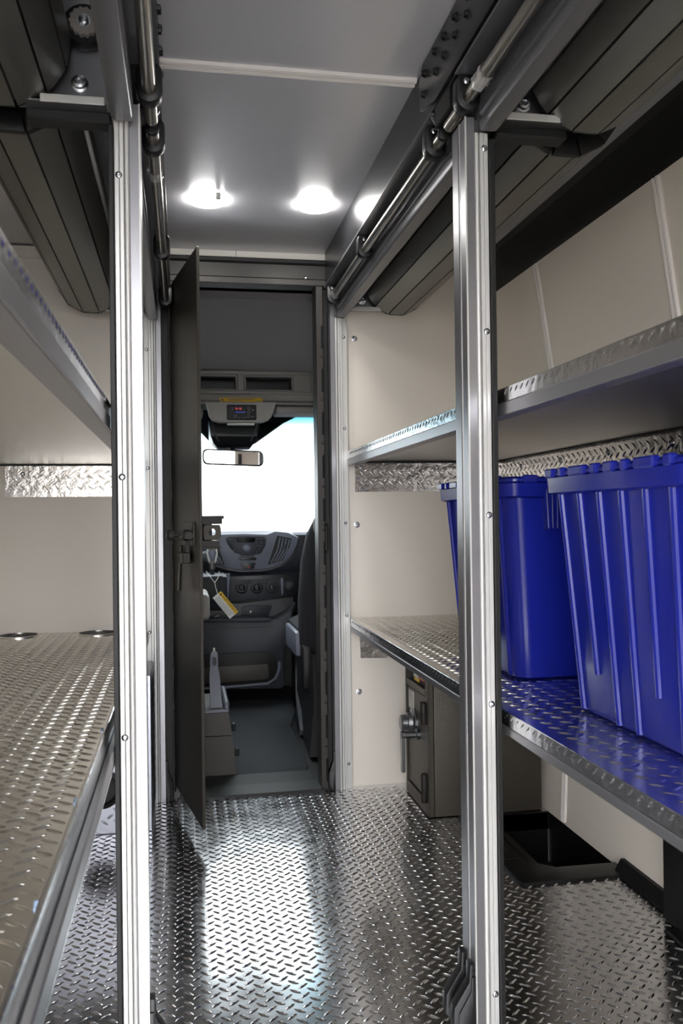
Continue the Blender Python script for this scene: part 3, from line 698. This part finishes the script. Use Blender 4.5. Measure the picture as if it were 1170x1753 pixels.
obj('sticker_print', MB().box(.235, .37, yA - .0085, yA - .0075, 1.603, 1.605).box(.235, .36, yA - .0085, yA - .0075, 1.599, 1.601).box(.235, .30, yA - .0085, yA - .0075, 1.595, 1.597).box(.375, .398, yA - .0085, yA - .0075, 1.591, 1.594).prism([(.196, 1.593), (.212, 1.593), (.204, 1.606)], 'y', yA - .0085, yA - .0075), 'greyink', stk)

# overhead console with display
oc = thing('overhead_console', 'light grey overhead console with black control display', 'console', (.29, 4.45, 1.47))
shape = [(.118, 1.575), (.468, 1.578), (.455, 1.535), (.444, 1.505), (.425, 1.485), (.395, 1.474), (.18, 1.472), (.15, 1.482), (.133, 1.505), (.125, 1.54)]
rg = [[(.29 + (x - .29) * k, yy, 1.578 + (z - 1.578) * k2) for x, z in shape] for yy, k, k2 in ((4.385, .965, .95), (4.378, .99, .98), (4.39, 1.0, 1.0), (4.505, .96, .6))]
rg[0] = [(.29 + (x - .29) * .95, 4.372, 1.577 + (z - 1.578) * .94) for x, z in shape]
obj('shell', MB().loft(rg), 'cablight', oc)
pn = obj('display_panel', MB().box(.221, .368, 4.366, 4.374, 1.487, 1.562, .004), 'screen', oc)
for z, x in ((1.546, .330), (1.526, .329), (1.506, .329), (1.506, .262)):
    obj('control_ring', MB().lathe([(.0075, 0), (.0075, .002), (.0055, .002), (.0055, 0)], (x, 4.366, z), (0, -1, 0), 18), 'greyink', pn)
obj('blue_bar', MB().box(.262, .312, 4.365, 4.3665, 1.5235, 1.5265), 'ledblue', pn)
obj('red_digits', MB().box(.264, .276, 4.365, 4.3665, 1.538, 1.548).box(.282, .294, 4.365, 4.3665, 1.538, 1.548), 'ledred', pn)
obj('icon_marks', MB().box(.246, .251, 4.365, 4.3665, 1.543, 1.547).box(.246, .251, 4.365, 4.3665, 1.534, 1.538).box(.346, .352, 4.365, 4.3665, 1.533, 1.541).box(.344, .352, 4.365, 4.3665, 1.501, 1.505).box(.277, .287, 4.365, 4.3665, 1.497, 1.499).box(.300, .318, 4.365, 4.3665, 1.497, 1.499), 'greyink', pn)
obj('map_lamp', MB().box(.225, .36, 4.39, 4.44, 1.466, 1.474, .002), 'white', oc)

# mirror
mr = thing('rear_view_mirror', 'wide rear view mirror hanging below the overhead console', 'mirror', (.26, 4.6, 1.27))
obj('mount', MB().loft([[(.137, 4.53, 1.50), (.404, 4.53, 1.50), (.404, 4.78, 1.50), (.137, 4.78, 1.50)], [(.145, 4.52, 1.42), (.382, 4.52, 1.42), (.382, 4.80, 1.42), (.145, 4.80, 1.42)], [(.160, 4.54, 1.385), (.368, 4.54, 1.385), (.368, 4.70, 1.385), (.16, 4.70, 1.385)], [(.185, 4.58, 1.360), (.35, 4.58, 1.360), (.35, 4.66, 1.36), (.185, 4.66, 1.36)]]), 'cabblack', mr)
obj('mount_rib', MB().sweep([(.158, 4.528, 1.49), (.166, 4.516, 1.43), (.185, 4.53, 1.395)], .004, 8).sweep([(.385, 4.528, 1.49), (.366, 4.516, 1.43), (.35, 4.53, 1.395)], .004, 8), 'cabdark', mr)
def rrz(cx, cz, hx, hz, r, y, tilt=0., n=5):
    out = []
    for qx, qz, a0 in ((1, 1, 0), (-1, 1, 90), (-1, -1, 180), (1, -1, 270)):
        for k in range(n + 1):
            a = math.radians(a0 + 90 * k / n); x = qx * (hx - r) + r * math.cos(a); z = qz * (hz - r) + r * math.sin(a)
            out.append((cx + x, y + x * tilt, cz + z - x * .04))
    return out
TL = -.018
hs = obj('housing', MB().loft([rrz(.26, 1.312, .150, .035, .022, 4.544, TL), rrz(.26, 1.312, .157, .041, .026, 4.552, TL), rrz(.26, 1.312, .155, .040, .026, 4.575, TL), rrz(.26, 1.312, .12, .028, .02, 4.60, TL)]), 'cabblack', mr)
obj('glass', MB().loft([rrz(.26, 1.312, .1475, .0325, .02, 4.5435, TL), rrz(.26, 1.312, .1475, .0325, .02, 4.546, TL)]), 'mirror', mr)
obj('stem', MB().cyl((.26, 4.57, 1.345), (.26, 4.62, 1.38), .014, 14), 'cabblack', mr)
v = thing('sun_visor', 'grey sun visor folded up beside the overhead console', 'visor', (.62, 4.55, 1.54))
obj('pad', MB().box(.478, .92, 4.49, 4.66, 1.535, 1.575, .012, 3), 'cablight', v)
obj('pivot', MB().cyl((.47, 4.62, 1.57), (.50, 4.60, 1.56), .008, 12), 'cablight', v)
v = thing('sun_visor', 'grey sun visor mostly hidden behind the open door', 'visor', (-.1, 4.55, 1.54))
obj('pad', MB().box(-.38, .108, 4.49, 4.66, 1.52, 1.56, .012, 3), 'cablight', v)

# dashboard
da = thing('dashboard', 'grey and charcoal dashboard with radio, vents and climate dials', 'dashboard', (.24, 5.0, .1))
obj('top_pad', MB().prism([(4.93, .90), (4.95, .915), (5.05, .918), (5.45, .90), (5.45, .72), (4.95, .72)], 'x', -.74, 1.22).loft([[(.10, 4.9, .90), (.52, 4.9, .91), (.62, 4.92, .905), (.62, 5.2, .92), (.10, 5.2, .92)], [(.12, 4.93, .925), (.50, 4.93, .925), (.58, 4.96, .925), (.58, 5.2, .93), (.12, 5.2, .93)]]), 'cabgrey', da)
obj('lower_body', MB().prism([(4.93, .90), (4.92, .74), (4.95, .69), (4.93, .66), (4.955, .50), (5.45, .40), (5.45, .90)], 'x', -.74, 1.22), 'cabdark', da)
cf_pts = [(.06, .900), (.18, .912), (.34, .914), (.46, .908), (.505, .924), (.58, .916), (.637, .889), (.628, .85), (.605, .80), (.575, .765), (.535, .737), (.48, .718), (.42, .710), (.32, .709), (.24, .722), (.18, .745), (.10, .79), (.03, .86)]
fa = obj('centre_fascia', MB().prism(cf_pts, 'y', 4.875, 4.94, .008), 'cabgrey', da)
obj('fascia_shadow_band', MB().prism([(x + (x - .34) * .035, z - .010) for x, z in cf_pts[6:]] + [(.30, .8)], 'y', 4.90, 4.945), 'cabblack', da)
rad_pts = [(.232, .890), (.25, .898), (.34, .900), (.445, .896), (.457, .886), (.452, .845), (.428, .805), (.415, .798), (.395, .798), (.385, .792), (.318, .791), (.308, .800), (.285, .808), (.258, .832), (.237, .868)]
ra = obj('radio', MB().prism(rad_pts, 'y', 4.867, 4.88, .003), 'cabdark', fa)
obj('radio_display', MB().prism([(.288, .890), (.398, .889), (.388, .864), (.300, .865)], 'y', 4.863, 4.870, .001), 'screen', ra)
obj('radio_knob', MB().lathe([(.021, 0), (.021, .004), (.017, .006), (.016, .018), (.013, .020)], (.345, 4.867, .832), (0, -1, 0), 24), 'cabgrey', ra)
k = 0
for x, z in ((.262, .882), (.265, .861), (.270, .843), (.278, .827), (.286, .812), (.425, .884), (.430, .863), (.425, .843), (.415, .826), (.402, .812), (.402, .885), (.447, .884), (.402, .866), (.41, .848)):
    obj('radio_button', MB().box(x - .007, x + .007, 4.864, 4.869, z - .005, z + .005, .002), 'cabblack', ra)
    obj('button_mark', MB().box(x - .005, x + .005, 4.8635, 4.8642, z - .0015, z + .0012), 'greyink', ra)
obj('switch_row', MB().prism([(.303, .777), (.325, .787), (.385, .786), (.402, .776), (.398, .765), (.308, .766)], 'y', 4.868, 4.878, .002).box(.325, .38, 4.866, 4.869, .779, .783), 'cabblack', fa)
hz = obj('hazard_panel', MB().prism([(.312, .752), (.398, .751), (.383, .718), (.326, .719)], 'y', 4.868, 4.878, .002), 'cabblack', fa)
obj('hazard_switch', MB().prism([(.35, .722), (.366, .722), (.358, .735)], 'y', 4.866, 4.87), 'red', hz)
for mir in (1, -1):
    fx = (lambda x: x) if mir > 0 else (lambda x: .69 - x)
    q = [(.517, .900), (.597, .882), (.585, .835), (.545, .760), (.464, .741)]
    vf = obj('vent_frame', MB().prism([(fx(x + (x - .53) * .09), z + (z - .82) * .08) for x, z in q], 'y', 4.866, 4.90, .003), 'cabgrey', fa)
    obj('vent_mouth', MB().prism([(fx(x), z) for x, z in q], 'y', 4.862, 4.868), 'black', vf)
    for k in range(4):
        t = (k + .9) / 4.6
        x0_, z0_ = .464 + (.545 - .464) * t, .741 + .02 * t; x1_, z1_ = .517 + (.597 - .517) * t, .900 - .018 * t
        obj('vane', MB().sweep([(fx(x0_), 4.858, z0_ + .004), (fx((x0_ + x1_) / 2 + .010), 4.856, (z0_ + z1_) / 2 - .005), (fx(x1_), 4.858, z1_ - .006)], .0034, 8), 'cabgrey', vf)
    obj('vent_tab', MB().box(*sorted((fx(.545), fx(.565))), 4.850, 4.86, .825, .848, .003), 'cabdark', vf)
obj('firewall', MB().box(-.74, 1.22, 5.22, 5.30, -.05, .55).box(-.74, 1.22, 5.05, 5.3, .45, .6), 'cabblack', da)
# climate panel
cp = obj('climate_panel', MB().prism([(.225, .676), (.66, .684), (.66, .55), (.58, .530), (.24, .515), (.222, .53)], 'y', 4.90, 4.925, .004), 'cabblack', da)
obj('climate_face', MB().prism([(.252, .655), (.54, .660), (.54, .575), (.53, .556), (.25, .535)], 'y', 4.893, 4.905, .003), 'cabdark', cp)
for x, z in ((.318, .614), (.403, .612), (.487, .611)):
    d_ = obj('climate_dial', MB().lathe([(.035, 0), (.035, .005), (.028, .007), (.026, .003), (.022, .003), (.020, .022), (.017, .024)], (x, 4.893, z), (0, -1, 0), 28), 'cabblack', cp)
    mb = MB()
    for q in range(9):
        a = math.radians(-30 + 30 * q); mb.box(x + .0305 * math.cos(a) - .0016, x + .0305 * math.cos(a) + .0016, 4.885, 4.8875, z + .0305 * math.sin(a) - .0016, z + .0305 * math.sin(a) + .0016)
    obj('dial_mark', mb, 'greyink', d_)
    obj('dial_grip', MB().box(x - .004, x + .004, 4.862, 4.872, z - .018, z + .018, .002), 'cabdark', d_)
for x in (.361, .446): obj('climate_button', MB().lathe([(.011, 0), (.011, .005), (.009, .007)], (x, 4.893, .645), (0, -1, 0), 18), 'cabdark', cp)
obj('socket_knob', MB().lathe([(.027, 0), (.027, .008), (.022, .010), (.021, .018), (.017, .020)], (.583, 4.895, .617), (0, -1, 0), 26), 'cabdark', cp)
obj('panel_divider', MB().prism([(.536, .66), (.55, .66), (.55, .575), (.54, .56)], 'y', 4.885, 4.90, .003), 'cabgrey', cp)
# lower console tower
lc = obj('console_tower', MB().prism([(.08, .455), (.44, .445), (.50, .455), (.56, .49), (.60, .535), (.592, .50), (.575, .40), (.54, .29), (.53, .20), (.54, .10), (.52, .07), (.06, .085)], 'y', 4.74, 4.93, .012), 'cabdark', da)
obj('glove_face', MB().prism([(.08, .535), (.30, .528), (.60, .555), (.60, .50), (.47, .44), (.08, .44)], 'y', 4.86, 4.95), 'cabblack', da)
gd = obj('glove_door', MB().prism([(.315, .505), (.335, .515), (.478, .516), (.482, .505), (.462, .452), (.312, .456)], 'y', 4.853, 4.862, .002), 'cabdark', da)
obj('cam_lock', MB().screw((.362, 4.853, .482), (0, -1, 0), .009, .005), 'chrome', gd)
obj('tower_top_tray', MB().prism([(.08, .447), (.45, .437), (.47, .447), (.45, .457), (.08, .465)], 'y', 4.725, 4.86, .004), 'cabdark', da)
obj('tower_seam', MB().box(.10, .45, 4.7385, 4.741, .408, .4105), 'black', da)
pk = obj('pocket_mouth', MB().prism([(.06, .275), (.40, .278), (.45, .272), (.482, .252), (.495, .22), (.492, .165), (.475, .13), (.44, .112), (.06, .10)], 'y', 4.733, 4.745, .002), 'black', lc)
obj('pocket_wall', MB().prism([(.10, .205), (.44, .210), (.445, .20), (.448, .14), (.43, .128), (.10, .118)], 'y', 4.727, 4.735, .001), 'brakebox', pk)
obj('pocket_lip', MB().sweep([(.06, 4.735, .092), (.30, 4.735, .098), (.44, 4.735, .104), (.485, 4.735, .13), (.505, 4.735, .18), (.506, 4.735, .22)], .008, 8), 'cabgrey', lc)
pd = obj('shifter_pod', MB().prism([(4.55, .575), (4.52, .70), (4.60, .712), (4.93, .70), (4.93, .50), (4.60, .52)], 'x', .03, .222, .012), 'cabdark', da)
obj('gate_trim', MB().sweep([(.06, 4.528, .700), (.195, 4.528, .704), (.203, 4.53, .695), (.201, 4.548, .60)], .0035, 8), 'lever', pd)
obj('pod_pillar', MB().sweep([(.228, 4.62, .71), (.224, 4.62, .62), (.218, 4.63, .53)], .011, 10), 'cabgrey', pd)
obj('boot', MB().prism([(.075, .695), (.185, .695), (.18, .59), (.08, .59)], 'y', 4.522, 4.54, .004), 'black', pd)
obj('start_button', MB().lathe([(.0, 0), (.020, 0), (.022, .003), (.022, .008), (.018, .011), (.016, .008), (.0, .008)], (.18, 4.76, .458), (0, -.5, 1), 24), 'chrome', lc)
# shifter and its hanging tag
sh = thing('gear_shifter', 'chrome trimmed grey gear lever on the dashboard', 'gear lever', (.145, 4.5, .70))
obj('stalk', MB().cyl((.1455, 4.502, .716), (.144, 4.49, .76), .011, 14), 'cabdark', sh)
obj('collar', MB().lathe([(.013, 0), (.016, .006), (.017, .03), (.019, .034)], (.1445, 4.49, .742), (0, 0, 1), 20), 'chrome', sh)
obj('knob', MB().loft([rr(.1445, 4.488, .017, .016, .010, .772), rr(.1445, 4.488, .024, .020, .012, .79), rr(.1445, 4.488, .028, .023, .013, .82), rr(.1445, 4.488, .027, .022, .013, .842), rr(.1445, 4.488, .018, .015, .010, .851)]), 'cablight', sh)
obj('knob_inlay', MB().prism([(.1335, .785), (.1555, .785), (.166, .825), (.162, .842), (.127, .842), (.123, .825)], 'y', 4.463, 4.475, .003), 'cabgrey', sh)
obj('knob_rim', MB().sweep([(.131, 4.465, .782), (.121, 4.464, .822), (.125, 4.465, .843), (.1445, 4.466, .848), (.164, 4.465, .843), (.168, 4.464, .822), (.158, 4.465, .782)], .0042, 8), 'label', sh)
obj('side_button', MB().lathe([(.012, 0), (.012, .018), (.008, .022)], (.12, 4.488, .82), (-1, 0, 0), 16), 'lever', sh)

tgo = thing('warning_tag', 'white and yellow warning tag hanging from the gear lever', 'tag', (.164, 4.44, .618), rot=(math.radians(90), math.radians(51), 0))
# local tag frame: u along its length, v across (yellow side up), thickness along local z
a_ = math.radians(-51.5)
tgo.rotation_euler = (0, 0, 0)
Lt, Wt = .137, .054
ux, uz = math.cos(a_), math.sin(a_)
def tl(u, v, d=0.): return (u * ux - v * uz * 1.0, -d, u * uz + v * ux)
def tquad(u0, u1, v0, v1, d0, d1):
    mb = MB(); ring = lambda d: [tl(u0, v0, d), tl(u1, v0, d), tl(u1, v1, d), tl(u0, v1, d)]
    return mb.loft([ring(d0), ring(d1)])
obj('card', tquad(0, Lt, -Wt / 2, Wt / 2, 0, .0012), 'white', tgo, local=True)
yb_ = obj('heading_band', tquad(0, Lt, Wt / 2 - .019, Wt / 2, .0012, .0018), 'yellow', tgo, local=True)
def text_mesh(body, size, mapf):
    cu = bpy.data.curves.new('lettering', 'FONT'); cu.body = body; cu.size = size; cu.extrude = 0
    o = bpy.data.objects.new('lettering', cu); C.objects.link(o)
    me = bpy.data.meshes.new_from_object(o.evaluated_get(bpy.context.evaluated_depsgraph_get()))
    bpy.data.objects.remove(o); bpy.data.curves.remove(cu)
    w_ = max(v.co.x for v in me.vertices)
    vs = [mapf(v.co.x, v.co.y, w_) for v in me.vertices]; fs = [tuple(p.vertices) for p in me.polygons]
    bpy.data.meshes.remove(me); return vs, fs
bpy.context.view_layer.update()
tx = text_mesh('AVERTISSEMENT', .016, lambda x, y, w_: tl(.024 + x / w_ * .105, Wt / 2 - .0155 + y, .0020))
obj('heading_text', tx, 'ink', yb_, local=True, smooth=0)
tri = [tl(.006, Wt / 2 - .016, .002), tl(.021, Wt / 2 - .016, .002), tl(.0135, Wt / 2 - .004, .002)]
obj('warning_triangle', (tri, [(0, 1, 2)]), 'ink', yb_, local=True, smooth=0)
vs, fs = [], []
for k in range(5):
    v0 = Wt / 2 - .0245 - .0062 * k
    u0 = .012
    while u0 < Lt - .014 - (.02 if k == 4 else 0):
        u1 = min(u0 + random.uniform(.006, .018), Lt - .01); b0 = len(vs)
        vs += [tl(u0, v0, .0015), tl(u1, v0, .0015), tl(u1, v0 - .0022, .0015), tl(u0, v0 - .0022, .0015)]; fs.append((b0, b0 + 1, b0 + 2, b0 + 3)); u0 = u1 + .003
o = obj('fine_print', (vs, fs), 'greyink', tgo, local=True, smooth=0)
obj('string', MB().sweep([(.004, -.001, .004), (-.004, -.004, .03), (-.010, -.01, .06), (-.035, -.002, .095), (-.05, .03, .115)], .0016, 6).sweep([(-.010, -.01, .06), (.008, -.004, .085), (.014, .02, .115)], .0016, 6), 'white', tgo, local=True)

# hand brake
hb = thing('hand_brake', 'grey hand brake lever in its tapered brown box', 'hand brake', (.125, 3.55, 0))
bx = obj('box', MB().loft([[(.052, 3.43, 0), (.195, 3.43, 0), (.20, 3.85, 0), (.05, 3.85, 0)], [(.068, 3.43, .155), (.18, 3.43, .155), (.186, 3.83, .155), (.064, 3.83, .155)]]), 'brakebox', hb)
obj('box_top', MB().loft([[(.068, 3.43, .158), (.18, 3.43, .158), (.186, 3.83, .158), (.064, 3.83, .158)], [(.074, 3.43, .25), (.166, 3.43, .25), (.172, 3.80, .25), (.07, 3.80, .25)]]), 'brakebox', hb)
obj('box_rim', MB().box(.072, .168, 3.425, 3.437, .246, .258, .003).box(.150, .170, 3.437, 3.78, .246, .285, .006).box(.068, .078, 3.437, 3.78, .246, .275, .004), 'lever', hb)
obj('side_clip', MB().box(.186, .200, 3.56, 3.60, .14, .17, .003).box(.196, .212, 3.52, 3.55, .05, .08, .003), 'black', hb)
obj('lever_arm', MB().loft([[(.100, 3.50, .24), (.146, 3.50, .24), (.146, 3.56, .24), (.100, 3.56, .24)], [(.098, 3.54, .37), (.139, 3.54, .37), (.139, 3.60, .37), (.098, 3.60, .37)], [(.101, 3.55, .395), (.133, 3.55, .395), (.133, 3.60, .395), (.101, 3.60, .395)], [(.104, 3.57, .45), (.133, 3.57, .45), (.133, 3.61, .45), (.104, 3.61, .45)], [(.112, 3.58, .462), (.126, 3.58, .462), (.126, 3.60, .462), (.112, 3.60, .462)]]), 'lever', hb)
obj('lever_slot', MB().box(.112, .126, 3.555, 3.575, .40, .44, .002), 'cabdark', hb)
obj('release_button', MB().cyl((.119, 3.59, .455), (.119, 3.592, .475), .006, 12), 'chrome', hb)

# seats
def seat(cx, label, arm):
    s_ = thing('cab_seat', label, 'seat', (cx, 4.0, 0), 'cab seats')
    X = lambda x: cx + x * arm
    def ring(hx, y0_, y1_, r, z): return [(cx + p[0] - 0, (y0_ + y1_) / 2 + p[1], z) for p in [(a - 0, b - 0) for a, b, _ in rr(0, 0, hx, (y1_ - y0_) / 2, r, 0)]]
    obj('backrest', MB().loft([ring(.20, 3.97, 4.07, .05, .27), ring(.245, 3.95, 4.10, .06, .32), ring(.272, 3.93, 4.11, .07, .42), ring(.278, 3.90, 4.08, .07, .62), ring(.268, 3.87, 4.04, .07, .80), ring(.245, 3.855, 4.01, .06, .92), ring(.205, 3.85, 3.98, .05, 1.0), ring(.16, 3.855, 3.96, .04, 1.04), ring(.12, 3.87, 3.95, .03, 1.05)]), 'seat', s_)
    obj('headrest', MB().loft([ring(.10, 3.86, 3.95, .04, 1.09), ring(.135, 3.84, 3.96, .05, 1.13), ring(.135, 3.83, 3.95, .05, 1.24), ring(.11, 3.85, 3.93, .04, 1.28)]), 'seat', s_)
    obj('headrest_post', MB().cyl((cx - .06, 3.9, 1.0), (cx - .06, 3.9, 1.12), .007, 10).cyl((cx + .06, 3.9, 1.0), (cx + .06, 3.9, 1.12), .007, 10), 'chrome', s_)
    obj('cushion', MB().loft([ring(.25, 4.02, 4.50, .06, .385), ring(.275, 4.0, 4.53, .07, .41), ring(.27, 4.02, 4.52, .07, .48), ring(.23, 4.06, 4.46, .06, .505)]), 'seat', s_)
    obj('side_valance', MB().box(*sorted((X(-.292), X(-.265))), 4.0, 4.4, .36, .47, .010, 2), 'cabgrey', s_)
    obj('base', MB().loft([[(cx - .285, 3.62, 0), (cx + .26, 3.62, 0), (cx + .26, 4.42, 0), (cx - .24, 4.42, 0)], [(cx - .25, 3.72, .21), (cx + .25, 3.72, .21), (cx + .25, 4.4, .21), (cx - .235, 4.4, .21)], [(cx - .235, 3.85, .385), (cx + .235, 3.85, .385), (cx + .235, 4.4, .385), (cx - .23, 4.4, .385)]]), 'seatbl', s_)
    obj('recliner_cover', MB().box(*sorted((X(-.27), X(-.22))), 3.92, 4.06, .22, .42, .012, 2), 'seatbl', s_)
    return s_
ps = seat(.795, 'charcoal passenger seat seen from behind through the doorway', 1)
obj('belt_guide', MB().box(.572, .596, 3.850, 3.862, .935, .985, .003).box(.579, .589, 3.846, 3.851, .95, .972, .001), 'cablight', ps)
ds = seat(-.27, 'charcoal driver seat hidden behind the open door, its armrest showing', -1)
obj('armrest', MB().box(.045, .117, 4.02, 4.36, .535, .655, .022, 3), 'cablight', ds)
gr = thing('grab_handle', 'small black grab handle on the doorway jamb near the seat', 'handle', (.512, 3.15, .92))
obj('grip', MB().sweep([(.512, 3.155, .875), (.512, 3.135, .88), (.512, 3.13, .92), (.512, 3.135, .965), (.512, 3.155, .97)], .006, 10), 'black', gr)
